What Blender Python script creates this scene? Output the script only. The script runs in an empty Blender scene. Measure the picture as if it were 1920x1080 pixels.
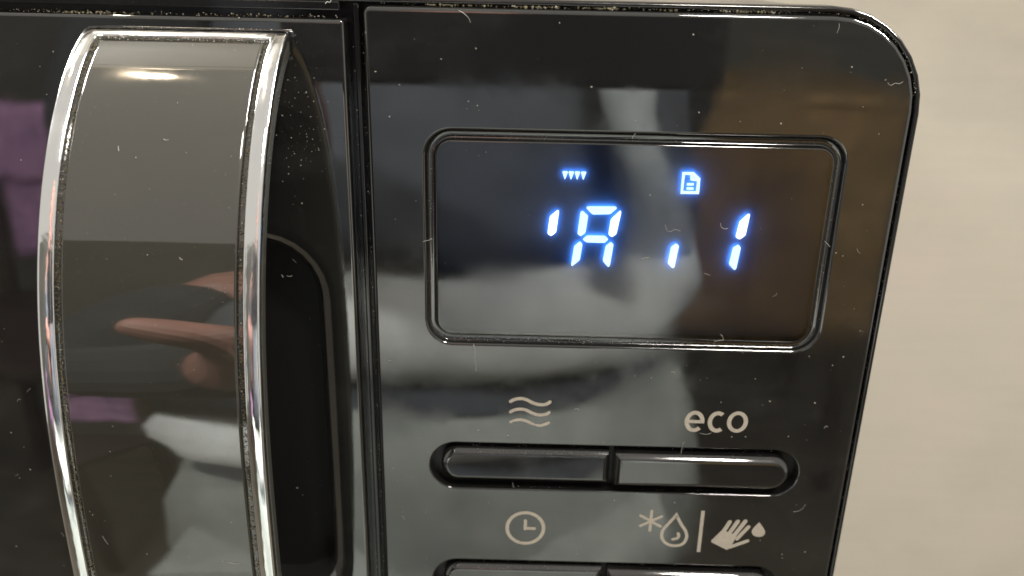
import bpy, bmesh, math, random
from math import radians, sin, cos, pi, sqrt
from mathutils import Vector

random.seed(11)
S = bpy.context.scene
COL = S.collection
CAMZ = 1.19                     # height of the lens above the floor

# ------------------------------------------------------------------ camera
cam_d = bpy.data.cameras.new('camera')
cam_d.sensor_width = 36.0
cam_d.lens = 30.0
cam_d.clip_start = 0.01
cam_d.clip_end = 60
cam = bpy.data.objects.new('camera', cam_d)
COL.objects.link(cam)
_p, _y, _r = radians(20.458), radians(-0.396), radians(1.2238)
_f = Vector((sin(_y)*cos(_p), cos(_y)*cos(_p), -sin(_p)))
_rt = _f.cross(Vector((0, 0, 1))).normalized()
_up = _rt.cross(_f)
_r2 = cos(_r)*_rt + sin(_r)*_up
_u2 = -sin(_r)*_rt + cos(_r)*_up
from mathutils import Matrix
cam.matrix_world = Matrix(((_r2.x, _u2.x, -_f.x, 0), (_r2.y, _u2.y, -_f.y, -0.165),
                           (_r2.z, _u2.z, -_f.z, CAMZ), (0, 0, 0, 1)))
S.camera = cam
cam_d.dof.use_dof = True
cam_d.dof.focus_distance = 0.163
cam_d.dof.aperture_fstop = 17

# ------------------------------------------------------------------ world, lamps, exposure
W = bpy.data.worlds.new('World'); S.world = W; W.use_nodes = True
W.node_tree.nodes['Background'].inputs[0].default_value = (1.0, 0.95, 0.86, 1)
W.node_tree.nodes['Background'].inputs[1].default_value = 0.66
S.view_settings.view_transform = 'Standard'
S.view_settings.look = 'None'
S.view_settings.exposure = 0.0
S.view_settings.gamma = 1.0
S.cycles.max_bounces = 8
S.cycles.transparent_max_bounces = 8
S.cycles.sample_clamp_indirect = 6

def lamp(name, loc, target, size, power, color, shape='DISK', size_y=None):
    d = bpy.data.lights.new(name, 'AREA'); d.shape = shape; d.size = size
    if size_y: d.size_y = size_y
    d.energy = power; d.color = color
    o = bpy.data.objects.new(name, d); COL.objects.link(o)
    o.location = (loc[0], loc[1], loc[2] + CAMZ)
    t = Vector((target[0], target[1], target[2] + CAMZ)) - o.location
    o.rotation_euler = t.to_track_quat('-Z', 'Y').to_euler()
    return o
lamp('ceiling_lamp', (0.37, -0.70, 1.05), (0.25, 0.15, -0.2), 0.21, 14.5, (1, 0.93, 0.84))
lamp('spot_lamp', (-0.53, -0.08, 1.10), (-0.12, -0.5, -0.3), 0.02, 5, (1, 0.80, 0.55))
lamp('person_fill', (-0.62, 0.25, 0.40), (-0.10, -0.60, 0.02), 0.36, 27, (1, 0.98, 0.94), 'RECTANGLE', 0.06)  # no fixture here: added fill that brightens the mirrored person's shirt
lamp('person_fill', (0.52, 0.10, 0.40), (0.40, -0.60, 0.06), 0.36, 29, (1, 0.98, 0.94), 'RECTANGLE', 0.06)  # second added fill, off to the side to miss the phone's shadow

# ------------------------------------------------------------------ materials
def mat(name):
    m = bpy.data.materials.new(name); m.use_nodes = True
    return m, m.node_tree.nodes, m.node_tree.links, m.node_tree.nodes['Principled BSDF']
def setp(b, **k):
    for n, v in k.items(): b.inputs[n.replace('_', ' ')].default_value = v
def noise(N, L, scale, detail=4, rough=.55, mapping=None):
    tc = N.new('ShaderNodeTexCoord'); mp = N.new('ShaderNodeMapping')
    if mapping: mp.inputs['Scale'].default_value = mapping
    n = N.new('ShaderNodeTexNoise'); n.inputs['Scale'].default_value = scale
    n.inputs['Detail'].default_value = detail; n.inputs['Roughness'].default_value = rough
    L.new(tc.outputs['Object'], mp.inputs['Vector']); L.new(mp.outputs[0], n.inputs['Vector'])
    return n
def ramp(N, L, src, stops):
    r = N.new('ShaderNodeValToRGB'); e = r.color_ramp.elements
    while len(e) < len(stops): e.new(.5)
    for i, (p, c) in enumerate(stops):
        e[i].position = p; e[i].color = c if len(c) == 4 else (*c, 1)
    L.new(src, r.inputs[0]); return r
def g(v): return (v, v, v, 1)

def gloss_black(name, ior=1.9, base=(.0105, .0108, .0105), rlo=.02, rhi=.16, wob=0.0, film=2.6):
    m, N, L, b = mat(name)
    setp(b, IOR=ior)
    n1 = noise(N, L, 55, 5, .6); n2 = noise(N, L, 900, 2)
    r = ramp(N, L, n1.outputs[0], [(.42, g(rlo)), (.72, g(rhi))])
    L.new(r.outputs[0], b.inputs['Roughness'])
    # fine dust film and wiped smears: a little lighter where it lies
    n3 = noise(N, L, 30, 6, .7, (1, 1, 2.2))
    r2 = ramp(N, L, n3.outputs[0], [(.5, (*base, 1)), (.8, (base[0]*film, base[1]*film, base[2]*film, 1))])
    # settled micro dust: pin-prick specks denser in some places than in others
    n4 = noise(N, L, 2600, 2, .6); r4 = ramp(N, L, n4.outputs[0], [(.66, g(0)), (.74, g(1))])
    n5 = noise(N, L, 38, 3, .6); r5 = ramp(N, L, n5.outputs[0], [(.42, g(.05)), (.72, g(.8))])
    mm = N.new('ShaderNodeMath'); mm.operation = 'MULTIPLY'; L.new(r4.outputs[0], mm.inputs[0]); L.new(r5.outputs[0], mm.inputs[1])
    md = N.new('ShaderNodeMixRGB'); md.inputs[2].default_value = (.10, .098, .09, 1)
    L.new(mm.outputs[0], md.inputs[0]); L.new(r2.outputs[0], md.inputs[1]); L.new(md.outputs[0], b.inputs['Base Color'])
    if wob:
        nb = noise(N, L, 60, 1); bp = N.new('ShaderNodeBump')
        bp.inputs['Strength'].default_value = wob; bp.inputs['Distance'].default_value = .001
        L.new(nb.outputs[0], bp.inputs['Height']); L.new(bp.outputs[0], b.inputs['Normal'])
    return m
M = {}
M['panel'] = gloss_black('black_gloss_plastic', 1.95, wob=.015)
M['door'] = gloss_black('black_door_glass', 2.15, rlo=.015, rhi=.09)
M['frame'] = gloss_black('black_frame_plastic', 1.6, (.006,.006,.006), rlo=.10, rhi=.26)
M['handle'] = gloss_black('black_handle_plastic', 2.05, (.029, .028, .022), .03, .08, wob=.03, film=1.25)
M['button'] = gloss_black('black_button_plastic', 2.0, (.010, .010, .010), .03, .12, wob=.02)
m, N, L, b = mat('recess_black'); setp(b, Base_Color=g(.004), Roughness=.45, IOR=1.45); M['recess'] = m

m, N, L, b = mat('chrome_trim'); setp(b, Metallic=1.0, Base_Color=(.86, .87, .88, 1), Roughness=.09)
n = noise(N, L, 260, 3, .6, (1, 1, .22)); bp = N.new('ShaderNodeBump')
bp.inputs['Strength'].default_value = .16; bp.inputs['Distance'].default_value = .0008
L.new(n.outputs[0], bp.inputs['Height']); L.new(bp.outputs[0], b.inputs['Normal'])
n = noise(N, L, 120, 4); r = ramp(N, L, n.outputs[0], [(.4, g(.05)), (.7, g(.2))]); L.new(r.outputs[0], b.inputs['Roughness'])
M['chrome'] = m

m, N, L, b = mat('brushed_beige_wall')
n = noise(N, L, 16, 5, .6, (.7, 1, 1.3)); r = ramp(N, L, n.outputs[0], [(.32, (.535, .500, .420, 1)), (.5, (.575, .532, .450, 1)), (.68, (.594, .534, .460, 1))])
n2 = noise(N, L, 26, 7, .75, (.3, 1, 9)); r2 = ramp(N, L, n2.outputs[0], [(.3, g(.955)), (.7, g(1.025))])
mx = N.new('ShaderNodeMixRGB'); mx.blend_type = 'MULTIPLY'; mx.inputs[0].default_value = 1
L.new(r.outputs[0], mx.inputs[1]); L.new(r2.outputs[0], mx.inputs[2])
n3 = noise(N, L, 900, 3, .6, (.5, 1, 3)); r3 = ramp(N, L, n3.outputs[0], [(.25, g(.96)), (.75, g(1.03))])
mx2 = N.new('ShaderNodeMixRGB'); mx2.blend_type = 'MULTIPLY'; mx2.inputs[0].default_value = 1
L.new(mx.outputs[0], mx2.inputs[1]); L.new(r3.outputs[0], mx2.inputs[2]); L.new(mx2.outputs[0], b.inputs['Base Color'])
bp = N.new('ShaderNodeBump'); bp.inputs['Strength'].default_value = .04; bp.inputs['Distance'].default_value = .001
L.new(n2.outputs[0], bp.inputs['Height']); L.new(bp.outputs[0], b.inputs['Normal'])
setp(b, Roughness=.6); M['wall'] = m

def plain(key, col, rough=.7, n_scale=None, var=.25, **k):
    m, N, L, b = mat(key); setp(b, Roughness=rough, **k)
    if n_scale:
        n = noise(N, L, n_scale, 5)
        c0 = tuple(c*(1-var) for c in col); c1 = tuple(min(1, c*(1+var)) for c in col)
        r = ramp(N, L, n.outputs[0], [(.3, c0), (.7, c1)]); L.new(r.outputs[0], b.inputs['Base Color'])
    else: b.inputs['Base Color'].default_value = (*col, 1)
    M[key] = m; return m
plain('print_ink', (.47, .42, .35), .55, 700, .10)
plain('dust', (.36, .34, .29), .8, 4000, .5)
plain('lint', (.36, .35, .33), .8, 2000, .3)
plain('crumbs', (.26, .24, .15), .9, 1500, .6)
plain('grime', (.12, .10, .06), .9, 2500, .6)
plain('board', (.05, .08, .16), .75)
plain('shirt', (.80, .84, .81), .85, 25, .12)
plain('sleeve', (.022, .024, .026), .9, 30, .2)
plain('streak_strip', (.30, .33, .33), .9, 40, .15)
plain('jacket', (.075, .085, .10), .85, 30, .2)
plain('trousers', (.36, .39, .36), .9, 30, .15)
plain('skin', (.27, .135, .105), .5, 40, .2)
plain('hair', (.04, .025, .015), .6, 200, .4)
plain('phone_black', (.012, .012, .013), .25)
plain('purple_cloth', (.78, .46, .88), .85, 14, .3)
plain('floor_wood', (.17, .15, .12), .45, 6, .3)
plain('cabinet_wood', (.43, .285, .13), .5, 12, .25)
plain('dark_wood', (.06, .04, .03), .5, 12, .25)
plain('back_wall', (.20, .20, .18), .8, 3, .15)
plain('shelf_white', (.30, .285, .255), .5, 20, .05)
plain('rubber', (.02, .02, .02), .8)

def emit(key, col, s):
    m = bpy.data.materials.new(key); m.use_nodes = True; N = m.node_tree.nodes; N.clear()
    e = N.new('ShaderNodeEmission'); o = N.new('ShaderNodeOutputMaterial')
    e.inputs[0].default_value = (*col, 1); e.inputs[1].default_value = s
    m.node_tree.links.new(e.outputs[0], o.inputs[0]); M[key] = m
emit('led_front', (.92, 1.0, 1.0), 4.5)
emit('led_front_soft', (.66, .97, 1.0), 2.6)
emit('led_side', (.12, .42, 1.0), 2.5)
emit('led_back', (.12, .42, 1.0), 34)

m = bpy.data.materials.new('smoked_window'); m.use_nodes = True; N = m.node_tree.nodes; L = m.node_tree.links; N.clear()
fr = N.new('ShaderNodeFresnel'); fr.inputs[0].default_value = 1.95
tr = N.new('ShaderNodeBsdfTransparent'); tr.inputs[0].default_value = (.55, .57, .60, 1)
gl = N.new('ShaderNodeBsdfGlossy'); mxs = N.new('ShaderNodeMixShader'); o = N.new('ShaderNodeOutputMaterial')
n = noise(N, L, 55, 5, .6); r = ramp(N, L, n.outputs[0], [(.42, g(.02)), (.72, g(.15))]); L.new(r.outputs[0], gl.inputs['Roughness'])
L.new(fr.outputs[0], mxs.inputs[0]); L.new(tr.outputs[0], mxs.inputs[1]); L.new(gl.outputs[0], mxs.inputs[2]); L.new(mxs.outputs[0], o.inputs[0])
M['window'] = m

# ------------------------------------------------------------------ mesh helpers (millimetres, Z measured from the lens height)
def V(x, y, z): return (x/1000, y/1000, z/1000 + CAMZ)
class MB:
    def __init__(s): s.v = []; s.f = []; s.m = []; s.sm = []
    def add(s, vs, fs, mi=0, smooth=False):
        o = len(s.v); s.v += vs
        for f in fs: s.f.append([i+o for i in f]); s.m.append(mi); s.sm.append(smooth)
    def loft(s, loops, mi=0, smooth=True, closed=True):
        n = len(loops[0]); vs = [p for l in loops for p in l]; fs = []
        for k in range(len(loops)-1):
            for i in range(n if closed else n-1):
                j = (i+1) % n
                fs.append([k*n+i, k*n+j, (k+1)*n+j, (k+1)*n+i])
        s.add(vs, fs, mi, smooth)
    def fill(s, outer, holes=(), mi=0):
        bm = bmesh.new(); es = []
        for lp in [outer, *holes]:
            vv = [bm.verts.new(p) for p in lp]
            es += [bm.edges.new((vv[i], vv[(i+1) % len(vv)])) for i in range(len(vv))]
        bmesh.ops.triangle_fill(bm, use_beauty=True, use_dissolve=False, edges=es)
        bm.verts.index_update(); bm.normal_update()
        fs = []
        for f in bm.faces:
            ids = [v.index for v in f.verts]
            if f.normal.y > 0: ids.reverse()
            fs.append(ids)
        s.add([tuple(v.co) for v in bm.verts], fs, mi); bm.free()
    def box(s, x0, x1, y0, y1, z0, z1, bev=0, mi=0):
        bm = bmesh.new(); bmesh.ops.create_cube(bm, size=1)
        for v in bm.verts:
            v.co = ((x0+x1)/2 + v.co.x*(x1-x0), (y0+y1)/2 + v.co.y*(y1-y0), (z0+z1)/2 + v.co.z*(z1-z0))
        if bev: bmesh.ops.bevel(bm, geom=list(bm.edges), offset=bev, segments=3, profile=.5, affect='EDGES')
        bm.verts.index_update()
        s.add([V(*v.co) for v in bm.verts], [[v.index for v in f.verts] for f in bm.faces], mi, False); bm.free()
    def tube(s, pts, r, n=4, mi=0):
        loops = []
        P = [Vector(p) for p in pts]
        for i, p in enumerate(P):
            t = (P[min(i+1, len(P)-1)] - P[max(i-1, 0)]).normalized()
            a = t.cross(Vector((0, 1, 0)));  a = a.normalized() if a.length > 1e-6 else Vector((1, 0, 0))
            b2 = t.cross(a)
            loops.append([tuple(p + a*cos(2*pi*k/n)*r + b2*sin(2*pi*k/n)*r) for k in range(n)])
        s.loft(loops, mi)
        for lp, rev in ((loops[0], 1), (loops[-1], 0)):
            s.add(lp, [list(range(n))[::-1] if rev else list(range(n))], mi)
    def build(s, name, mats, parent=None, fix=False):
        me = bpy.data.meshes.new(name); me.from_pydata(s.v, [], s.f)
        for mm in (mats if isinstance(mats, list) else [mats]): me.materials.append(mm)
        me.polygons.foreach_set('material_index', s.m); me.polygons.foreach_set('use_smooth', s.sm)
        if fix:
            bm = bmesh.new(); bm.from_mesh(me); bmesh.ops.remove_doubles(bm, verts=bm.verts, dist=1e-7)
            bmesh.ops.recalc_face_normals(bm, faces=bm.faces); bm.to_mesh(me); bm.free()
        me.update()
        o = bpy.data.objects.new(name, me); COL.objects.link(o)
        if parent: o.parent = parent
        return o
def tag(o, label=None, cat=None, group=None, kind=None):
    for k, v in (('label', label), ('category', cat), ('group', group), ('kind', kind)):
        if v: o[k] = v
    return o
def empty(name, loc=(0, 0, 0)):
    o = bpy.data.objects.new(name, None); o.empty_display_size = .02; COL.objects.link(o); o.location = loc
    return o
def adopt(o, parent):                       # parent keeping the world position
    o.parent = parent; o.matrix_parent_inverse = Matrix.Translation(-parent.location)
def rrect(x0, x1, z0, z1, r, n=9):
    """rounded rectangle outline, r = radius or (tl, tr, br, bl); counter-clockwise from the top right"""
    if not isinstance(r, tuple): r = (r,)*4
    tl, tr, br, bl = r; out = []
    for cx, cz, rr, a0 in ((x1-tr, z1-tr, tr, 0), (x0+tl, z1-tl, tl, 90), (x0+bl, z0+bl, bl, 180), (x1-br, z0+br, br, 270)):
        for k in range(n):
            a = radians(a0 + 90*k/(n-1)); out.append((cx + rr*cos(a), cz + rr*sin(a)))
    return out
def ring(rc, off, y):
    """loop of rectangle spec rc grown by off at depth y (mm)"""
    x0, x1, z0, z1, r = rc
    if not isinstance(r, tuple): r = (r,)*4
    return [V(x, y, z) for x, z in rrect(x0-off, x1+off, z0-off, z1+off, tuple(max(q+off, .03) for q in r))]

# ---- measured outlines on the front, mm
SEGMENTS = [
    [(7.67, -45.0), (7.96, -45.14), (7.54, -49.66), (6.56, -50.51), (5.82, -50.0), (6.17, -46.34)] ,
    [(13.57, -44.12), (19.25, -43.99), (19.58, -44.35), (18.24, -45.63), (14.68, -45.77), (13.37, -44.45)] ,
    [(12.66, -45.0), (13.86, -46.08), (13.49, -49.64), (12.57, -50.42), (11.87, -49.93), (12.28, -45.33)] ,
    [(20.25, -44.77), (20.44, -45.14), (19.73, -49.74), (18.86, -50.44), (18.16, -49.85), (18.47, -46.66)] ,
    [(13.81, -50.19), (17.48, -50.15), (18.24, -50.91), (17.45, -51.68), (13.78, -51.65), (12.93, -51.04)] ,
    [(12.5, -51.42), (13.01, -52.04), (12.62, -55.49), (11.12, -56.83), (10.87, -56.63), (11.34, -52.46)] ,
    [(18.75, -51.4), (19.32, -51.94), (18.83, -56.62), (18.48, -56.88), (17.33, -55.55), (17.72, -52.31)] ,
    [(31.98, -51.38), (32.63, -51.94), (32.07, -56.54), (31.73, -56.83), (30.64, -55.73), (31.02, -52.23)] ,
    [(45.87, -44.8), (46.23, -45.01), (45.81, -49.36), (44.72, -50.31), (43.85, -49.78), (44.29, -46.53)] ,
    [(44.6, -51.34), (45.19, -51.96), (44.75, -56.61), (44.37, -56.88), (43.14, -55.62), (43.59, -52.0)] ,
]
TRI = [(8.28, -37.21), (9.43, -37.18), (8.9, -38.67), (13.14, -37.05), (11.93, -37.12), (12.52, -38.71)]
PAGE = [(31.94, -36.7), (34.2, -36.65), (35.6, -37.88), (35.63, -41.07), (31.96, -41.11)]
PAGEIN = [(32.5, -37.24), (33.53, -37.26), (33.68, -38.33), (35.0, -38.49), (34.96, -40.46), (32.42, -40.52)]
FOLD = [(33.96, -37.32), (34.0, -37.8), (34.8, -38.02)]
LINES = [(33.03, -39.14), (34.43, -39.1), (33.04, -40.0), (34.44, -39.97)]
WAVE0 = [(-0.93, -87.85), (-0.1, -87.34), (1.17, -87.06), (2.45, -87.27), (3.74, -87.97), (5.03, -88.38), (6.31, -88.43), (7.21, -88.08), (7.64, -87.7)]
WAVE1 = [(-0.88, -90.4), (-0.05, -89.88), (1.23, -89.64), (2.52, -89.85), (3.82, -90.52), (5.11, -90.94), (6.21, -90.91), (7.12, -90.63), (7.51, -90.29)]
WAVE2 = [(-0.83, -92.89), (0.01, -92.45), (1.29, -92.25), (2.58, -92.51), (3.7, -93.06), (4.63, -93.41), (5.74, -93.54), (6.84, -93.18), (7.49, -92.83)]
CLOCK = [(-1.45, -120.66), (7.68, -120.38), (3.0, -115.9), (3.23, -125.12), (3.06, -118.31), (3.12, -120.61), (5.36, -120.54)]
AST = [(31.81, -114.91), (31.76, -120.31), (29.38, -116.26), (34.11, -119.07), (34.2, -116.33), (29.48, -119.04)]
DROP = [(37.51, -115.87), (38.85, -118.44), (39.8, -119.87), (40.35, -121.44), (40.08, -123.05), (39.24, -123.99), (37.93, -124.31), (36.47, -124.08), (35.27, -123.2), (34.6, -121.74), (34.8, -120.02), (35.88, -118.29)]
DROPIN = [(38.31, -120.89), (38.52, -121.43), (38.36, -122.07), (37.87, -122.38), (37.23, -122.52)]
BAR = [(43.46, -114.56), (43.48, -125.87)]
PALM = [(48.34, -119.61), (51.87, -121.09), (51.02, -123.58), (54.58, -122.36), (49.95, -125.1), (46.25, -123.11), (46.1, -122.62)]
FING = [(49.83, -117.38), (48.45, -120.58), (51.64, -117.2), (49.82, -121.03), (53.35, -117.08), (51.0, -121.48), (54.24, -118.58), (51.97, -121.95), (54.48, -122.41), (50.39, -124.34)]
DROP2 = [(56.57, -117.29), (57.61, -118.72), (58.14, -119.68), (58.14, -120.53), (57.61, -121.16), (56.59, -121.24), (55.63, -120.85), (55.16, -120.01), (55.28, -119.15), (55.92, -118.16)]
ECO = [(37.34, -94.32), (50.97, -93.94), (36.86, -89.05), (50.36, -88.68), (41.42, -94.21), (42.24, -94.18), (45.73, -94.09)]
FIBRES = [
    [(-9.02, -74.41), (-8.79, -75.27), (-8.66, -76.88), (-8.54, -78.76), (-8.42, -80.77)] ,
    [(68.69, -18.52), (69.38, -19.0), (70.11, -18.59), (70.92, -18.67), (71.55, -18.26)] ,
    [(57.97, -8.08), (58.09, -8.83), (57.84, -9.78)] ,
    [(40.27, -46.61), (40.46, -47.39), (41.14, -47.81), (41.88, -47.69)] ,
    [(29.24, -47.21), (29.77, -48.42), (30.53, -48.63), (31.24, -48.17), (32.44, -48.47)] ,
    [(25.18, -54.52), (25.81, -54.28), (26.57, -54.26)] ,
    [(-19.38, -51.98), (-18.62, -51.74), (-18.08, -51.61), (-17.75, -51.26), (-17.54, -51.48)] ,
    [(41.64, -72.46), (42.74, -72.18), (43.51, -72.04), (43.19, -71.19), (42.69, -70.72)] ,
    [(63.86, -114.16), (65.04, -113.98), (65.91, -113.24), (66.35, -112.09)] ,
    [(67.69, -92.53), (67.96, -92.0), (68.44, -92.12)] ,
    [(12.89, -89.46), (13.46, -89.18), (14.05, -89.43)] ,
    [(-1.45, -105.79), (-0.61, -105.9), (-0.02, -105.33), (-0.63, -104.79)] ,
    [(68.13, -51.19), (68.58, -51.97), (69.06, -52.3)] ,
    [(33.19, -79.9), (33.86, -79.76), (34.14, -80.38)] ,
    [(19.45, -8.51), (19.91, -9.44)] ,
    [(-12.06, -7.29), (-11.27, -7.64), (-10.28, -8.47), (-9.89, -9.31)] ,
    [(-28.06, -94.17), (-23.97, -94.86), (-19.27, -95.12), (-15.74, -95.29)] ,
    [(28.34, -112.51), (28.59, -121.19), (28.52, -127.14)] ,
    [(-10.0, -40.92), (-7.37, -39.78)] ,
    [(40.75, -94.49), (42.29, -94.72), (43.3, -94.29)] ,
    [(42.77, -25.79), (43.21, -25.27)] ,
    [(35.0, -31.92), (35.21, -32.96)] ,
    [(61.5, -49.89), (62.24, -50.54), (62.76, -51.09)] ,
    [(-36.62, -6.58), (-36.21, -6.2), (-35.82, -6.37), (-35.51, -5.99)] ,
    [(-84.04, -8.49), (-84.05, -9.15)] ,
    [(22.04, -98.52), (27.92, -98.35)] ,
    [(24.8, -117.65), (25.53, -115.75)] ,
    [(37.12, -99.72), (37.26, -97.28), (37.68, -96.73)] ,
]
FIB_DOOR = [(-49.63, -61.02), (-49.45, -61.6), (-47.54, -58.06), (-47.06, -57.47), (-46.35, -58.26), (-45.85, -58.94), (-48.54, -61.23), (-47.43, -61.08), (-45.84, -62.1), (-47.61, -53.01), (-46.5, -52.76)]
SPECKS = [(6.58, -9.06), (-20.32, -12.47), (-15.38, -16.03), (-8.88, -13.96), (-23.33, -20.92), (-25.44, -27.0), (-27.81, -18.55), (-10.25, -23.73), (-8.51, -24.5), (-6.8, -33.4), (13.1, -20.52), (21.91, -26.66), (31.45, -10.62), (61.56, -15.84), (68.21, -18.04), (64.83, -23.08), (68.73, -28.16), (52.33, -16.14), (33.81, -24.87), (49.7, -26.65), (41.92, -26.41), (67.85, -42.22), (48.37, -47.53), (65.62, -52.95), (64.12, -52.3), (25.79, -41.16), (62.0, -75.37), (67.26, -77.35), (69.2, -75.3), (71.81, -69.22), (51.29, -80.93), (29.08, -81.28), (44.61, -86.76), (60.19, -94.74), (55.03, -86.21), (64.82, -86.33), (68.06, -125.16), (57.33, -122.22), (62.85, -125.92), (63.11, -126.96), (-25.11, -116.99), (19.73, -97.37), (-7.87, -95.07), (-1.39, -96.22), (23.13, -112.38), (36.81, -112.54), (47.85, -95.23), (50.88, -95.14), (-26.86, -105.42), (-19.59, -116.82)]
DOORSPECKS = [(-43.42, -23.86), (-39.88, -24.39), (-46.03, -27.26), (-44.04, -25.39), (-42.66, -29.23), (-40.58, -27.34), (-40.53, -31.67), (-38.03, -29.64), (-39.41, -33.73), (-42.99, -35.81), (-44.27, -34.58), (-41.54, -31.17), (-45.35, -33.55), (-45.9, -35.46), (-43.17, -36.88), (-45.71, -38.64), (-46.98, -40.17), (-37.11, -24.32), (-45.77, -21.01), (-44.51, -20.49), (-43.16, -19.97), (-41.2, -22.71), (-44.68, -31.45), (-47.55, -31.0), (-40.79, -34.08), (-42.82, -39.54), (-43.46, -44.55), (-88.52, -16.23), (-91.1, -24.2), (-98.37, -37.09), (-108.61, -73.46), (-109.63, -76.45), (-111.82, -98.68), (-109.62, -102.3), (-109.21, -108.1), (-112.39, -109.59), (-112.06, -110.43), (-116.24, -129.23), (-105.89, -134.38), (-43.84, -119.01), (-52.33, -118.97), (-51.11, -120.83), (-41.26, -123.63), (-43.08, -125.17), (-46.45, -74.29), (-42.89, -102.71), (-52.82, -9.35)]

# ------------------------------------------------------------------ wall, floor, shelf
mb = MB(); mb.box(-1500, 1700, 352, 372, -1189, 1250); wall = mb.build('wall', M['wall'])
tag(wall, 'plain beige wall with faint brushed grain behind the black microwave', 'wall')
mb = MB(); mb.box(-3000, 3000, -3000, 352, -1210, -1190); tag(mb.build('floor', M['floor_wood']), kind='structure')

mb = MB(); mb.box(-360, 30, 8, 351, -312, -290, 1.5); shelf = empty('wall_shelf', (-.16, .18, CAMZ-.312))
o = mb.build('shelf_board', M['shelf_white']); adopt(o, shelf)
for x in (-290, -60):
    mb = MB(); mb.box(x, x+24, 60, 351, -400, -313, 2); o = mb.build('bracket', M['shelf_white']); adopt(o, shelf)
tag(shelf, 'narrow pale shelf board carrying the black microwave', 'shelf')

# ------------------------------------------------------------------ microwave
oven = empty('microwave_oven', (-.145, .17, CAMZ-.29))
tag(oven, 'glossy black microwave oven with bowed chrome-edged handle and lit blue display', 'microwave')

# casing behind the front
mb = MB()
rc = (-367.3, 75.6, -281, -5.7, 19.0)
mb.loft([ring(rc, 0, y) for y in (6.5, 60, 335)] + [ring(rc, -3, 342)])
mb.fill(ring(rc, -3, 342)); o = mb.build('casing', M['frame'], None, True); adopt(o, oven)
for x in (-330, 30):
    for y in (40, 300):
        mb = MB(); mb.loft([[V(x+9*cos(t*pi/8), y+9*sin(t*pi/8), z) for t in range(16)] for z in (-290, -280.5)])
        mb.fill([V(x+9*cos(t*pi/8), y+9*sin(t*pi/8), -290) for t in range(16)])
        o = mb.build('foot', M['rubber']); adopt(o, oven)

# front frame: back plate, rounded rim, ridge beside the door and the strip over it
mb = MB()
R = (-368, 76.3, -282, -5.0, 19.5)
mb.loft([ring(R, -1.45, 4.2), ring(R, -1.40, 1.6), ring(R, -1.25, 1.0), ring(R, -.95, .72), ring(R, -.55, .72), ring(R, -.22, 1.0),
         ring(R, -.04, 1.7), ring(R, 0, 2.6), ring(R, 0, 6.0), ring(R, -.3, 6.6), ring(R, -1.2, 6.6)])
SCOOP = (-84, -36.9, -147.5, -48.5, 17)
mb.fill(ring(R, -1.3, 4.2), [ring(SCOOP, -.4, 4.2)])
mb.box(-31.75, -30.7, .9, 4.3, -280, -6.3, .3)
mb.box(-366, -34.2, .55, 4.3, -7.75, -6.1, .25)
o = mb.build('front_frame', M['frame']); adopt(o, oven)

# door
mb = MB()
D = (-365.5, -33.3, -279, -9.15, (4, .8, .8, 4))
prof = [(-.9, 0), (-.62, .05), (-.35, .18), (-.15, .42), (-.03, .8), (0, 1.4), (0, 4.1)]
mb.loft([ring(D, a, y) for a, y in prof]); mb.fill(ring(D, -.9, 0), [ring(SCOOP, 0, 0)])
sl = [(0, 0), (-.6, .03), (-1.3, .12), (-2.1, .32), (-2.9, .68), (-3.7, 1.2), (-4.4, 1.85), (-5.0, 2.7), (-5.4, 3.8), (-5.65, 5.5), (-5.8, 11.5)]
mb.loft([ring(SCOOP, a, y) for a, y in sl]); mb.fill(ring(SCOOP, -5.8, 11.5), mi=1)      # finger hollow behind the handle
door = mb.build('door', [M['door'], M['recess']]); adopt(door, oven)
mb = MB(); wr = (-340, -128, -248, -40, 8)
mb.loft([ring(wr, 0, -.03), ring(wr, -.6, -.12)]); mb.fill(ring(wr, -.6, -.12)); dw = mb.build('door_window', M['door'], door)

# ---- control panel with the sunk display ring and button slots
PAN = (-29.95, 74.6, -278, -6.65, (1.6, 17.4, 17.4, 1.6))
bev = [(-1.0, 0), (-.78, .04), (-.55, .15), (-.33, .34), (-.15, .6), (-.04, .9), (0, 1.3), (0, 4.1)]
DISP = (-18.7, 63.2, -74.3, -29.2, 5.2)
slots = []
for k in range(5): slots.append((-18.55 + (.3 if k else 0), 63.6 - (.6 if k else 0), -110.1-31.3*k, -98.45-31.3*k, 5.75))
mb = MB()
mb.loft([ring(PAN, a, y) for a, y in bev])
lip = [(.35, 0), (.22, .03), (.10, .12), (.02, .27), (-.02, .5)]
for rc in slots:
    mb.loft([ring(rc, a, y) for a, y in lip] + [ring(rc, -.03, 3.2)])
    mb.fill(ring(rc, -.03, 3.2), mi=1)
dl = [(.55, 0), (.38, .03), (.20, .12), (.03, .30), (-.08, .55), (-.2, 1.0), (-.55, 1.25), (-1.5, 1.25), (-1.85, 1.05), (-1.98, .6), (-2.02, .22), (-2.1, .07), (-2.28, .02)]
mb.loft([ring(DISP, a, y) for a, y in dl])
mb.fill(ring(PAN, -1.0, 0), [ring(DISP, .55, 0)] + [ring(rc, .35, 0) for rc in slots])
panel = mb.build('control_panel', [M['panel'], M['recess']]); adopt(panel, oven)

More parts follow.
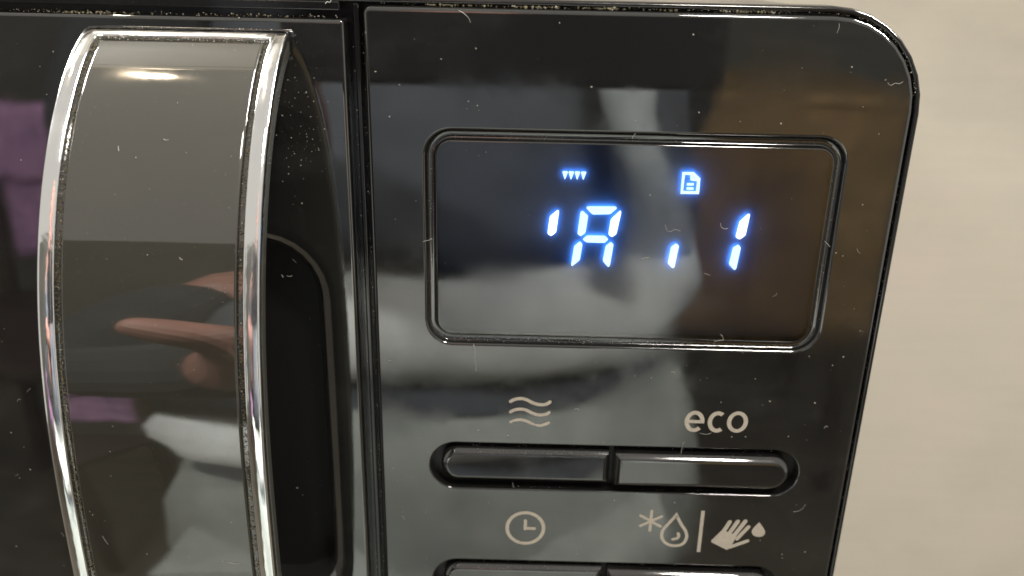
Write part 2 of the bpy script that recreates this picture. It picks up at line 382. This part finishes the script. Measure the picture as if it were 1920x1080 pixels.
# ---- buttons
def button(x0, x1, z0, z1, yf, rl, rr, tilt=0):
    rc = (x0, x1, z0, z1, (rl, rr, rr, rl)); mb = MB()
    pr = [(0, 3.0), (0, yf+1.45), (-.04, yf+1.22), (-.12, yf+1.06), (-.52, yf+.56), (-.95, yf+.16), (-1.08, yf+.07), (-1.25, yf+.02), (-1.5, yf)]
    lp = []
    for a, y in pr:
        lp.append([(vx, vy + tilt*(vz-CAMZ-(z0+z1)/2000), vz) for vx, vy, vz in ring(rc, a, y)])
    mb.loft(lp[:2], smooth=False); mb.loft(lp[1:], smooth=True); mb.fill(lp[-1])
    o = mb.build('button', M['button']); adopt(o, oven)
for k in range(5):
    dz = -31.3*k; e = .3 if k else 0
    button(-16.15+e, 21.55, -107.95+dz, -99.75+dz, -.55, 4.0, .35, .06)
    button(22.55, 61.35-2*e, -107.9+dz, -99.75+dz, -1.75, .35, 4.0, .03)

# ---- printed symbols (flat ink on the panel)
INK = -.035
def stroke(mb, pts, w, y=INK, cap=True):
    """ink line of width w along 2D points, with round ends"""
    n = len(pts); l1 = []; l2 = []
    for i in range(n):
        a = Vector(pts[max(i-1, 0)]); b2 = Vector(pts[min(i+1, n-1)]); t = (b2-a).normalized(); nn = Vector((-t.y, t.x))*w/2
        p = Vector(pts[i]); l1.append(p+nn); l2.append(p-nn)
    poly = list(l1)
    def arc(c, frm):
        v = frm - c; return [c + Vector((v.x*cos(q)+v.y*sin(q), -v.x*sin(q)+v.y*cos(q))) for q in (pi/4, pi/2, 3*pi/4)]
    if cap: poly += arc(Vector(pts[-1]), l1[-1])
    poly += l2[::-1]
    if cap: poly += arc(Vector(pts[0]), l2[0])
    mb.fill([V(p.x, y, p.y) for p in poly])
def spline(pts, n=6):
    out = []
    for i in range(len(pts)-1):
        p0, p1, p2, p3 = (Vector(pts[max(min(j, len(pts)-1), 0)]) for j in (i-1, i, i+1, i+2))
        for k in range(n):
            t = k/n
            out.append(tuple(.5*((2*p1)+(p2-p0)*t+(2*p0-5*p1+4*p2-p3)*t*t+(3*p1-p0-3*p2+p3)*t**3)))
    return out + [tuple(pts[-1])]
mb = MB(); stroke(mb, spline(WAVE0), .76); mb.build('wave_line', M['print_ink'], panel)
mb = MB(); stroke(mb, spline(WAVE1), .74); mb.build('wave_line', M['print_ink'], panel)
w3 = spline(WAVE2); mb = MB()               # the lowest line is worn through
for a, c, ww in ((0, 7, .55), (7, 14, .68), (14, 22, .68), (23, 27, .62), (28, 31, .4), (32, 39, .66), (39, 48, .7)): stroke(mb, w3[a:c+1], ww, INK-.0006*a)
tag(mb.build('wave_line', M['print_ink'], panel), 'lowest wavy line, worn through in places')
# clock
mb = MB(); c0 = (3.11, -120.5)
circ = lambda r, n=48: [V(c0[0]+r*cos(2*pi*k/n), INK, c0[1]+r*sin(2*pi*k/n)) for k in range(n)]
mb.loft([circ(4.6), circ(3.78)], smooth=False); mb.build('clock_ring', M['print_ink'], panel)
mb = MB(); stroke(mb, [(3.08, -118.45), (3.08, -120.75)], .74); mb.build('clock_hand', M['print_ink'], panel)
mb = MB(); stroke(mb, [(3.08, -120.55), (5.2, -120.55)], .74, INK-.012); mb.build('clock_hand', M['print_ink'], panel)
# eco lettering
def ellipse_stroke(mb, cx, cz, rx, rz, w, a0, a1, n=40, cap=False):
    stroke(mb, [(cx+(rx-w/2)*cos(radians(a0+(a1-a0)*k/n)), cz+(rz-w/2)*sin(radians(a0+(a1-a0)*k/n))) for k in range(n+1)], w, INK, cap)
EZ, EH = -91.62, 2.62
mb = MB(); ellipse_stroke(mb, 39.33, EZ, 2.15, EH, .92, 0, 315)
stroke(mb, [(37.7, EZ-.02), (41.46, EZ-.02)], .78, INK-.012, False); mb.build('letter_e', M['print_ink'], panel)
mb = MB(); ellipse_stroke(mb, 44.33, EZ, 2.12, EH, .94, 54, 306); mb.build('letter_c', M['print_ink'], panel)
mb = MB(); n = 44
lo = lambda rx, rz: [V(48.68+rx*cos(2*pi*k/n), INK, EZ+.1+rz*sin(2*pi*k/n)) for k in range(n)]
mb.loft([lo(2.28, EH), lo(1.34, EH-.86)], smooth=False); mb.build('letter_o', M['print_ink'], panel)
# defrost: snow star, outline drop, divider bar, hand and small drop
mb = MB()
for k in range(3): stroke(mb, AST[2*k:2*k+2], .66, INK-.012*k)
mb.build('snow_star', M['print_ink'], panel)
mb = MB(); dp = spline(DROP + [DROP[0]], 5)[:-1]; cxz = Vector((37.5, -121.0)); nn = len(dp); ins = []; outs = []
for i in range(nn):
    a, c = Vector(dp[i-1]), Vector(dp[(i+1) % nn]); t = (c-a).normalized(); q = Vector((-t.y, t.x))
    if q.dot(cxz-Vector(dp[i])) < 0: q = -q
    k = .36 if i else .36
    outs.append(Vector(dp[i])-q*k); ins.append(Vector(dp[i])+q*k)
outs[0] = Vector((37.52, -115.15)); ins[0] = Vector((37.5, -116.75))
mb.loft([[V(p.x, INK, p.y) for p in outs], [V(p.x, INK, p.y) for p in ins]], smooth=False)
mb.build('outline_drop', M['print_ink'], panel)
mb = MB(); stroke(mb, spline(DROPIN, 4), .72); mb.build('drop_glint', M['print_ink'], panel)
mb = MB(); stroke(mb, BAR, .82, cap=False); mb.build('divider_bar', M['print_ink'], panel)
mb = MB(); mb.fill([V(x, INK, z) for x, z in (PALM[0], PALM[1], PALM[2], (50.6, -124.6), PALM[4], PALM[5], PALM[6])])
for k in range(5): stroke(mb, FING[2*k:2*k+2], (.98, 1.0, 1.0, .92, .86)[k], INK-.01*(k+1))
mb.build('hand_symbol', M['print_ink'], panel)
mb = MB(); mb.fill([V(x, INK, z) for x, z in spline(DROP2[:1]+DROP2[1:]+DROP2[:1], 4)[:-1]]); mb.build('small_drop', M['print_ink'], panel)

# ---- display: board, LED blocks standing off it, smoked window over them
disp = empty('display', (.022, 0, CAMZ-.0515)); disp.parent = oven; disp.matrix_parent_inverse = Matrix.Translation(-oven.location)
def dadopt(o): o.parent = disp; o.matrix_parent_inverse = Matrix.Translation(-Vector((.022, 0, CAMZ-.0515)))
DI = (DISP[0]+2.28, DISP[1]-2.28, DISP[2]+2.28, DISP[3]-2.28, 2.95)
mb = MB(); mb.fill(ring(DI, 0, 1.95)); mb.loft([ring(DI, 0, 1.95), ring(DI, 0, .35)], mi=1, smooth=False)
dadopt(mb.build('display_board', [M['board'], M['recess']]))
mb = MB(); mb.fill(ring(DI, .0, .02)); dadopt(mb.build('display_window', M['window']))
YF, YB = 1.0, 1.3
def led(name, poly, front='led_front', rnd=.28):
    """little block: front face glows white, sides and back throw blue light on the board"""
    if rnd:
        pp = []
        for i in range(len(poly)):
            p0, p, p1 = Vector(poly[i-1]), Vector(poly[i]), Vector(poly[(i+1) % len(poly)])
            ra = min(rnd, (p0-p).length*.45); rb = min(rnd, (p1-p).length*.45)
            a, b2 = p+(p0-p).normalized()*ra, p+(p1-p).normalized()*rb
            for t in (0, .33, .67, 1): pp.append(tuple(a*(1-t)**2+p*2*t*(1-t)+b2*t*t))
        poly = pp
    mb = MB(); F = [V(x, YF, z) for x, z in poly]; B = [V(x, YB, z) for x, z in poly]
    mb.fill(F); mb.loft([F, B], mi=1, smooth=False); mb.fill(B, mi=2)
    o = mb.build(name, [M[front], M['led_side'], M['led_back']]); dadopt(o); return o
for i, s in enumerate(SEGMENTS): led('digit_segment', s, 'led_front' if i in (0, 3, 8) else 'led_front_soft')
for k in range(4):
    x = 8.86 + 1.213*k
    led('grill_mark', [(x-.57, -37.16), (x-.3, -37.05), (x+.3, -37.05), (x+.57, -37.16), (x+.07, -38.68), (x-.07, -38.68)], 'led_front_soft', .12)
def strokeled(name, pts, w):
    a, b2 = Vector(pts[0]), Vector(pts[1]); t = (b2-a).normalized(); n = Vector((-t.y, t.x))*w/2
    return led(name, [tuple(a+n), tuple(b2+n), tuple(b2-n), tuple(a-n)], 'led_front_soft', .16)
mb = MB(); F = [V(x, YF, z) for x, z in PAGE]; B = [V(x, YB, z) for x, z in PAGE]; H = [V(x, YF, z) for x, z in PAGEIN]; HB = [V(x, YB, z) for x, z in PAGEIN]
mb.fill(F, [H]); mb.loft([F, B], 1, False); mb.loft([H, HB], 1, False); mb.fill(B, [HB], 2)
dadopt(mb.build('page_symbol', [M['led_front_soft'], M['led_side'], M['led_back']]))
led('page_fold', [FOLD[0], FOLD[2], FOLD[1]], 'led_side', 0)
strokeled('page_line', LINES[:2], .5); strokeled('page_line', LINES[2:], .5)

# ---- handle: bowed bar, chrome frame, inset black face
XL, XR = -80.75, -43.25
def prof_p(z):
    u = min(1, abs((z+98)/86.8)); return 1.0 + 36.4*(1-u**2.6)**.72
pts = []
for k in range(1201):
    th = pi*k/1200; z = -98 + 86.8*cos(th); pts.append((z, prof_p(z)))
ss = [0]
for a, c in zip(pts, pts[1:]): ss.append(ss[-1] + sqrt((c[0]-a[0])**2 + (c[1]-a[1])**2))
TOT = ss[-1]
import bisect
def at_s(s):
    s = max(0, min(TOT, s)); i = min(max(bisect.bisect_left(ss, s), 1), len(ss)-1)
    t = (s-ss[i-1])/max(ss[i]-ss[i-1], 1e-9); z = pts[i-1][0]*(1-t)+pts[i][0]*t; p = pts[i-1][1]*(1-t)+pts[i][1]*t
    i0, i1 = max(i-8, 0), min(i+8, len(pts)-1)
    dz, dp = pts[i1][0]-pts[i0][0], pts[i1][1]-pts[i0][1]; l = sqrt(dz*dz+dp*dp)
    return z, p, (dp/l, dz/l)        # outward normal in (z, p) is (dp, -dz)
def hp(x, s, depth):
    z, p, (dp, dz) = at_s(s); nz, npp = dp, -dz
    # path runs from the top down: dz<0, so npp>0 points away from the door
    return V(x, -(p - depth*npp), z - depth*nz)
NS = 150
def hring(i, depth, istart=None):
    it = i*1.25 if istart is None else istart
    a, c = it, TOT-it; lp = []
    sm = [a + (c-a)*k/NS for k in range(NS+1)]
    lp += [hp(XL+i, s, depth) for s in sm]                     # left side, downwards
    lp += [hp(XL+i + (XR-XL-2*i)*k/6, c, depth) for k in range(1, 6)]
    lp += [hp(XR-i, s, depth) for s in sm[::-1]]
    lp += [hp(XR-i - (XR-XL-2*i)*k/6, a, depth) for k in range(1, 6)]
    return lp
handle = empty('handle', (-.062, 0, CAMZ-.098)); handle.parent = oven; handle.matrix_parent_inverse = Matrix.Translation(-oven.location)
def hadopt(o): o.parent = handle; o.matrix_parent_inverse = Matrix.Translation(-Vector((-.062, 0, CAMZ-.098))); return o
mb = MB(); cp = [(0, 1.5), (0, .5), (.10, .2), (.34, .03), (.6, 0)]
mb.loft([hring(*q) for q in cp])
mb.loft([hring(*q) for q in [(.6, 0), (1.0, -.04), (1.6, -.04), (2.1, .04), (2.35, .12)]])
mb.loft([hring(*q) for q in [(2.35, .12), (2.6, .16), (2.8, .30), (2.86, .55), (2.86, 1.2)]])
hadopt(mb.build('chrome_trim', M['chrome']))
mb = MB()
mb.loft([hring(.15, 1.3), hring(.15, 4.2), hring(.6, 5.0)], smooth=True)
last = hring(.6, 5.0); n = len(last)
Lr = last[:NS+1]; Rr = last[NS+6:NS+6+NS+1][::-1]
mb.loft([Lr, Rr], closed=False)
hadopt(mb.build('handle_bar', M['handle'], None, True))
mb = MB(); fl = [(2.5, 1.15), (3.9, 1.15), (3.95, .6), (4.05, .42), (4.3, .34)]
mb.loft([hring(*q) for q in fl[:2]], smooth=False); mb.loft([hring(*q) for q in fl[1:]])
last = hring(*fl[-1]); mb.loft([last[:NS+1], last[NS+6:NS+6+NS+1][::-1]], closed=False)
hadopt(mb.build('face_panel', M['handle'], None, False))
# crumbs of grime packed in the groove round the face
mb = MB()
def crumb(mb, p, r, mi=0, flat=.6):
    o = [(1, 0, 0), (0, flat, 0), (0, 0, 1), (-1, 0, 0), (0, -flat, 0), (0, 0, -1)]
    a = random.uniform(0, pi); vs = []
    for q in o:
        k = r*random.uniform(.55, 1.25); x, y, z = q
        vs.append((p[0]+k*(x*cos(a)-z*sin(a)), p[1]+k*y, p[2]+k*(x*sin(a)+z*cos(a))))
    mb.add(vs, [(0, 1, 2), (1, 3, 2), (3, 4, 2), (4, 0, 2), (1, 0, 5), (3, 1, 5), (4, 3, 5), (0, 4, 5)], mi)
for k in range(3200):
    s = random.uniform(4, TOT-4); i = random.gauss(3.4, .28); i = max(2.95, min(3.9, i))
    crumb(mb, hp(XL+i if random.random() < .62 else XR-i, s, random.uniform(.75, 1.15)), random.uniform(.00006, .00020), int(random.random() < .05))
for k in range(260):
    crumb(mb, hp(random.uniform(XL+3, XR-3), random.choice((random.uniform(.0, .5), random.uniform(4.2, 5.0))), random.uniform(0, .4)), random.uniform(.00005, .00013), int(random.random() < .5))
tag(hadopt(mb.build('grime', [M['grime'], M['dust']])), kind='stuff')

# ------------------------------------------------------------------ dust and lint lying on the front
mb = MB()
def speck(x, z, r, y=-.05, mi=None): crumb(mb, V(x, y, z), r/1000, (0 if random.random() < .8 else 1) if mi is None else mi, .5)
for x, z in SPECKS:
    r = random.uniform(.12, .26); speck(x, z, r, mi=0)
for x, z in DOORSPECKS: speck(x, z, y=-.05 if not (-80 < x < -41 and z < -53) else 11.4, r= random.uniform(.10, .22), mi=0)
for k in range(360): speck(random.uniform(-28.5, 73), random.uniform(-150, -8.2), random.choice((.025, .03, .04, .05, .06, .09)))
def on_door(x, z): return not (-84 < x < -37 and -148 < z < -48)
for k in range(230):
    x, z, q = random.uniform(-115, -34), random.uniform(-150, -10), random.choice((.04, .05, .06, .09))
    if on_door(x, z): speck(x, z, q)
for k in range(40): speck(random.uniform(-70, -43), random.uniform(-140, -56), random.choice((.05, .07, .10)), 11.4)
for k in range(60): speck(random.gauss(-42.5, 2.2), random.gauss(-31, 6), random.choice((.06, .08, .12)))
# crumbs packed in the gaps round the door, the panel edge and the ring of the display
cl = [random.uniform(-27, 50) for k in range(16)]
def lump(x, z, y0, y1, sizes): speck(x, z, random.choice(sizes), random.uniform(y0, y1), mi=random.choice((1, 2, 2, 2, 0)))
for k in range(230): lump(random.gauss(random.choice(cl), 1.7), -6.38 + random.gauss(0, .10), .7, 1.2, (.08, .12, .16, .22, .30))
for k in range(160): lump(random.uniform(-29, 57), -6.36 + random.gauss(0, .10), .6, 1.3, (.06, .08, .12))
for k in range(170): lump(random.uniform(-112, -34), -8.9 + random.gauss(0, .15), .6, 1.6, (.06, .09, .13, .18))
for k in range(90): lump(random.gauss(-82, 4), -9.05 + random.gauss(0, .12), .3, 1.0, (.06, .09, .13, .18))
for k in range(160):
    a = radians(random.uniform(2, 88)); speck(56.9+18.25*cos(a)+random.gauss(0, .15), -24.6+18.2*sin(a)+random.gauss(0, .15), random.choice((.06, .09, .13)), random.uniform(.6, 1.6))
for k in range(80): speck(random.gauss(75.0, .12), random.uniform(-140, -25), random.choice((.05, .07)), 1.0)
for k in range(330): speck(random.uniform(-14, 58), -73.5 + random.gauss(0, .25), random.choice((.04, .06, .08, .11)), .75)
for k in range(120): speck(random.uniform(-14, 58), -30.5 + random.gauss(0, .2), random.choice((.04, .06, .08)), 1.1)
for k in range(110): speck(random.choice((-17.6, 62.1)) + random.gauss(0, .25), random.uniform(-70, -33), random.choice((.04, .06, .08)), 1.1)
for k in range(120): speck(random.choice((-31.9, -30.2, -30.1)) + random.gauss(0, .1), random.uniform(-145, -9), random.choice((.05, .07, .09)), 1.0)
for kk in range(2):
    for k in range(230): speck(random.uniform(-8, 60), -100.3-31.3*kk + random.gauss(0, .35), random.choice((.03, .05, .07)), random.uniform(-.9, .1))
    for k in range(80): speck(random.uniform(-12, 60), random.choice((-98.9, -109.6))-31.3*kk + random.gauss(0, .2), random.choice((.04, .06, .09)), .5)
tag(mb.build('dust_specks', [M['dust'], M['grime'], M['crumbs']]), 'pale dust specks and crumbs scattered over the black microwave front', 'dust', kind='stuff')
mb = MB()
for f in FIBRES:
    if len(f) == 2 or abs(f[0][0]-f[-1][0])+abs(f[0][1]-f[-1][1]) > 8: continue
    q = spline(f, 4); mb.tube([V(x, -.07, z) for x, z in q], random.uniform(.04, .065)/1000)
fd = FIB_DOOR
for a in (0, 3, 6, 9): mb.tube([V(x, 3.2 if z < -50 else -.07, z) for x, z in spline([fd[a], ((fd[a][0]+fd[a+1][0])/2+.25, (fd[a][1]+fd[a+1][1])/2-.2), fd[a+1]], 3)], .00007)
for k in range(14):
    x = random.choice((random.uniform(-28, 72), random.uniform(-28, 72), random.uniform(-112, -86))); z = random.uniform(-140, -9); a = random.uniform(0, 2*pi); p = []
    for j in range(5):
        p.append((x, z)); a += random.gauss(0, .6); x += .32*cos(a); z += .32*sin(a)
    mb.tube([V(u, -.06, w) for u, w in p], random.uniform(.025, .045)/1000)
for s, x, dx, ds in ((28, -68.5, .2, .9), (26.5, -61, .9, .1), (47, -56.8, .6, .3), (73, -77, .2, 1.2), (99, -74, .8, 1.8), (112, -70, .9, 2.2), (104, -52, 2.4, .3), (131, -62, 2.2, .5)):
    mb.tube([hp(x+dx*t, s+ds*t+.2*sin(t*3), .27) for t in (0, .33, .67, 1)], .00004)
tag(mb.build('lint_fibres', M['lint']), 'short curled white lint fibres stuck to the black microwave front', 'lint', kind='stuff')
mb = MB()
for k in range(110): crumb(mb, hp(random.uniform(-76, -47.5), random.uniform(5, 150), .3), random.choice((.00004, .00005, .00007, .00012)), 0, .5)
tag(hadopt(mb.build('dust', M['dust'])), kind='stuff')

# ------------------------------------------------------------------ what the glossy front mirrors: the person taking the picture and the room behind
def skin_mesh(name, nodes, edges, m, parent, sub=2, root=0):
    """one continuous skinned surface: nodes = (x, y, z, rx, ry) in metres from the lens height"""
    me = bpy.data.meshes.new(name); me.from_pydata([(a[0], a[1], a[2]+CAMZ) for a in nodes], edges, [])
    o = bpy.data.objects.new(name, me); COL.objects.link(o)
    o.modifiers.new('skin', 'SKIN'); 
    if not me.skin_vertices: 
        me.attributes.new if False else None
    sv = me.skin_vertices[0].data if me.skin_vertices else None
    if sv is None:
        bpy.context.view_layer.objects.active = o
        bpy.ops.mesh.customdata_skin_add(); sv = me.skin_vertices[0].data
    for i, a in enumerate(nodes): sv[i].radius = (a[3], a[4]); sv[i].use_root = (i == root)
    s = o.modifiers.new('sub', 'SUBSURF'); s.levels = sub; s.render_levels = sub
    me.materials.append(m); adopt(o, parent); return o
PX, PY = -.07, -.62
person = empty('person', (PX, PY, 0))
tag(person, 'person in pale shirt and dark open sleeves holding up a phone in one hand', 'person')
# left arm raised to the phone, right arm behind the back
LA = [(PX-.17, PY, .10), (PX-.29, PY+.06, -.14), (-.112, -.252, -.088)]
RA = [(PX+.17, PY, .10), (PX+.23, PY-.13, -.14), (PX+.06, PY-.24, -.30)]
body = [(PX, PY, -.36, .15, .11), (PX, PY, -.12, .13, .09), (PX, PY, .10, .14, .09), (PX, PY, .21, .055, .055), (PX, PY+.02, .28, .06, .065),
        (PX, PY+.03, .36, .075, .09), (PX, PY+.02, .43, .06, .07)]
ed = [(0, 1), (1, 2), (2, 3), (3, 4), (4, 5), (5, 6)]
hands = []
for sx, A in ((-1, LA), (1, RA)):
    b0 = len(body)
    body += [(*A[0], .055, .055), (*A[1], .042, .042), (*A[2], .028, .024)]
    ed += [(2, b0), (b0, b0+1), (b0+1, b0+2)]; hands.append(b0+2)
# the left hand: palm behind the end of the phone, thumb and four fingers closing on it
b0 = len(body); body += [(-.100, -.207, -.072, .020, .028)]; ed += [(hands[0], b0)]; palm = b0
for k in range(4):                          # fingers lie one behind the other under the phone
    b0 = len(body); y = -.178-.0165*k; ln = (.74, .84, .78, .62)[k]; z = -.055-.002*k
    body += [(-.100, y, z-.003, .0140, .0135), (-.100-.018*ln, y+.001, z+.001, .0115, .0110), (-.100-.034*ln, y+.002, z+.005, .0092, .0088), (-.100-.047*ln, y+.002, z+.008, .0066, .0066)]
    ed += [(palm, b0), (b0, b0+1), (b0+1, b0+2), (b0+2, b0+3)]
b0 = len(body); body += [(-.106, -.232, -.066, .012, .012), (-.108, -.248, -.060, .011, .011), (-.106, -.256, -.050, .010, .010), (-.103, -.250, -.042, .008, .008)]
ed += [(palm, b0), (b0, b0+1), (b0+1, b0+2), (b0+2, b0+3)]
# the right hand, loosely curled at the side
wr = Vector(RA[2]); b0 = len(body); body += [(wr.x+.005, wr.y+.01, wr.z-.07, .018, .034)]; ed += [(hands[1], b0)]; palm = b0
for k in range(4):
    b0 = len(body); y = wr.y+.045-.021*k; ln = (.9, 1, .94, .76)[k]
    body += [(wr.x+.006, y, wr.z-.105, .0095, .0095), (wr.x-.004, y+.004, wr.z-.105-.036*ln, .0088, .0088), (wr.x-.024, y+.006, wr.z-.105-.058*ln, .0078, .0078)]
    ed += [(palm, b0), (b0, b0+1), (b0+1, b0+2)]
b0 = len(body); body += [(wr.x-.012, wr.y+.048, wr.z-.06, .012, .012), (wr.x-.022, wr.y+.066, wr.z-.09, .0105, .0105), (wr.x-.028, wr.y+.068, wr.z-.118, .009, .009)]
ed += [(palm, b0), (b0, b0+1), (b0+1, b0+2)]
for sx in (-1, 1):
    b0 = len(body); body += [(PX+.10*sx, PY, -.48, .085, .085), (PX+.11*sx, PY+.02, -.76, .055, .055), (PX+.11*sx, PY, -1.10, .038, .038), (PX+.12*sx, PY+.12, -1.165, .035, .02)]
    ed += [(0, b0), (b0, b0+1), (b0+1, b0+2), (b0+2, b0+3)]
skin_mesh('body', body, ed, M['skin'], person)
def garment(name, levels, m, fold=.006, n=72):
    mb = MB(); lp = []
    for k, (z, hw, hd, cy) in enumerate(levels):
        q = []
        for j in range(n):
            a = 2*pi*j/n; f = 1 + fold/hw*(sin(5*a+k*.7)+.6*sin(11*a-k*1.3))
            q.append(((PX+hw*cos(a)*f), PY+cy+hd*sin(a)*f, z+CAMZ))
        lp.append(q)
    mb.loft(lp); o = mb.build(name, m); adopt(o, person); return o
garment('shirt', [(-.18, .190, .145, .01), (-.215, .222, .168, .01), (-.25, .236, .175, .01), (-.275, .240, .178, .01), (-.295, .234, .176, .01), (-.310, .222, .168, .005), (-.322, .205, .156, 0), (-.324, .18, .13, 0)], M['shirt'])
garment('jacket', [(-.214, .20, .150, .01), (-.210, .228, .176, .01), (-.18, .226, .172, .01), (-.10, .212, .150, 0), (.02, .198, .128, 0), (.10, .17, .10, 0), (.15, .10, .075, 0)], M['jacket'])
for A in (LA, RA):
    w = Vector(A[1])*0 + Vector(A[2])
    skin_mesh('sleeve', [(*A[0], .08, .08), (*A[1], .060, .060), (*w, .036, .034)], [(0, 1), (1, 2)], M['sleeve'], person)
garment('trousers', [(-.352, .20, .14, 0), (-.356, .226, .160, 0), (-.42, .250, .168, 0), (-.50, .262, .172, 0), (-.56, .262, .165, 0), (-.60, .25, .15, 0)], M['trousers'])
tr = [(PX, PY, -.50, .20, .13)]; te = []
garment('waistband', [(-.30, .20, .14, 0), (-.324, .207, .150, 0), (-.35, .216, .156, 0), ], M['jacket'], .002)
for sx in (-1, 1):
    b0 = len(tr); tr += [(PX+.12*sx, PY, -.55, .145, .12), (PX+.12*sx, PY+.02, -.78, .10, .095), (PX+.12*sx, PY, -1.10, .085, .085)]; te += [(0, b0), (b0, b0+1), (b0+1, b0+2)]
skin_mesh('trousers', tr, te, M['trousers'], person)
mb = MB(); lp = []                          # pale strip added on the chest to mirror as an upright streak
for k in range(14):
    t = k/13; z = .02 - .215*t; y = PY + .105 + .075*min(1, t*1.3); x = .07 + .03*t + .008*sin(9*t)
    lp.append([(x+.022*cos(2*pi*j/12)*(1+.25*sin(7*t)), y+.012*sin(2*pi*j/12), z+CAMZ) for j in range(12)])
mb.loft(lp); mb.add(lp[-1], [list(range(12))]); mb.add(lp[0], [list(range(12))[::-1]]); adopt(mb.build('streak_strip', M['streak_strip']), person)
skin_mesh('hair', [(PX, PY-.02, .40, .085, .09), (PX, PY, .46, .075, .09)], [(0, 1)], M['hair'], person)
mb = MB(); mb.box(-100, 84, -204, -196, -46, 32, 3); ph = empty('phone', (-.008, -.2, CAMZ-.046))
tag(ph, 'black phone held level in the left hand facing the panel', 'phone'); o = mb.build('phone_body', M['phone_black']); adopt(o, ph)
mb = MB(); mb.box(-12, 12, -196.5, -194.8, -14, 26, .8); o = mb.build('camera_bump', M['dark_wood']); adopt(o, ph)

# sideboard, chair with the purple towel, far wall
sb = empty('sideboard', (.55, -1.75, 0)); tag(sb, 'orange-brown wooden sideboard on short legs across the room', 'sideboard')
mb = MB(); mb.box(190, 800, -2050, -1620, -760, -250, 4); o = mb.build('cabinet_body', M['cabinet_wood']); adopt(o, sb)
mb = MB(); mb.box(180, 810, -2060, -1605, -249, -225, 4); o = mb.build('top_board', M['cabinet_wood']); adopt(o, sb)
for x in (200, 500):
    mb = MB(); mb.box(x+6, x+284, -1619, -1606, -735, -275, 3); d = mb.build('cabinet_door', M['cabinet_wood']); adopt(d, sb)
for x in (215, 745):
    for y in (-2030, -1680):
        mb = MB(); mb.box(x, x+35, y, y+35, -1190, -761, 2); o = mb.build('leg', M['dark_wood']); adopt(o, sb)
ch = empty('chair', (-.98, -1.45, 0)); tag(ch, 'dark wooden chair standing on the floor behind the person', 'chair')
mb = MB(); mb.box(-1190, -770, -1680, -1260, -745, -720, 5); o = mb.build('seat', M['dark_wood']); adopt(o, ch)
for x in (-1185, -805):
    for y, t in ((-1675, -300), (-1295, -746)):
        mb = MB(); mb.box(x, x+30, y, y+30, -1190, t, 2); o = mb.build('leg', M['dark_wood']); adopt(o, ch)
mb = MB(); mb.box(-1154, -806, -1672, -1648, -400, -310, 3); o = mb.build('back_rail', M['dark_wood']); adopt(o, ch)
mb = MB(); lp = []
for k in range(25):
    t = k/24
    if t < .44: y, z = -1684, -640 + (640-300)*t/.44
    elif t < .56: q = (t-.44)/.12; y, z = -1684+46*q, -300+14*sin(pi*q)
    else: y, z = -1638, -300-150*(t-.56)/.44
    lp.append([V(-1150+350*j/28, y+7*sin(j*1.1+t*2)*(1 if z < -340 else .3), z+3*sin(j*.7)) for j in range(29)])
mb.loft(lp, closed=False); o = mb.build('towel', M['purple_cloth']); so = o.modifiers.new('thick', 'SOLIDIFY'); so.thickness = .004
tag(o, 'purple towel draped over the chair back', 'towel')
mb = MB(); mb.box(-3000, 3000, -2700, -2650, -1189, 1250); tag(mb.build('wall', M['back_wall']), 'dull grey-green wall at the far side of the room', 'wall')

cu = empty('added_cupboard', (-.50, .17, CAMZ+.64)); tag(cu, 'pale cupboard added out of view above the microwave, mirrored in the handle', 'cupboard')  # unseen, added so the bowed handle has edges overhead to mirror
mb = MB(); mb.box(-950, -60, 20, 351, 640, 1240, 2); o = mb.build('cupboard_body', M['shelf_white']); adopt(o, cu)
for x in (-948, -503):
    mb = MB(); mb.box(x, x+441, 0, 18, 642, 1238, 2); o = mb.build('cupboard_door', M['shelf_white']); adopt(o, cu)
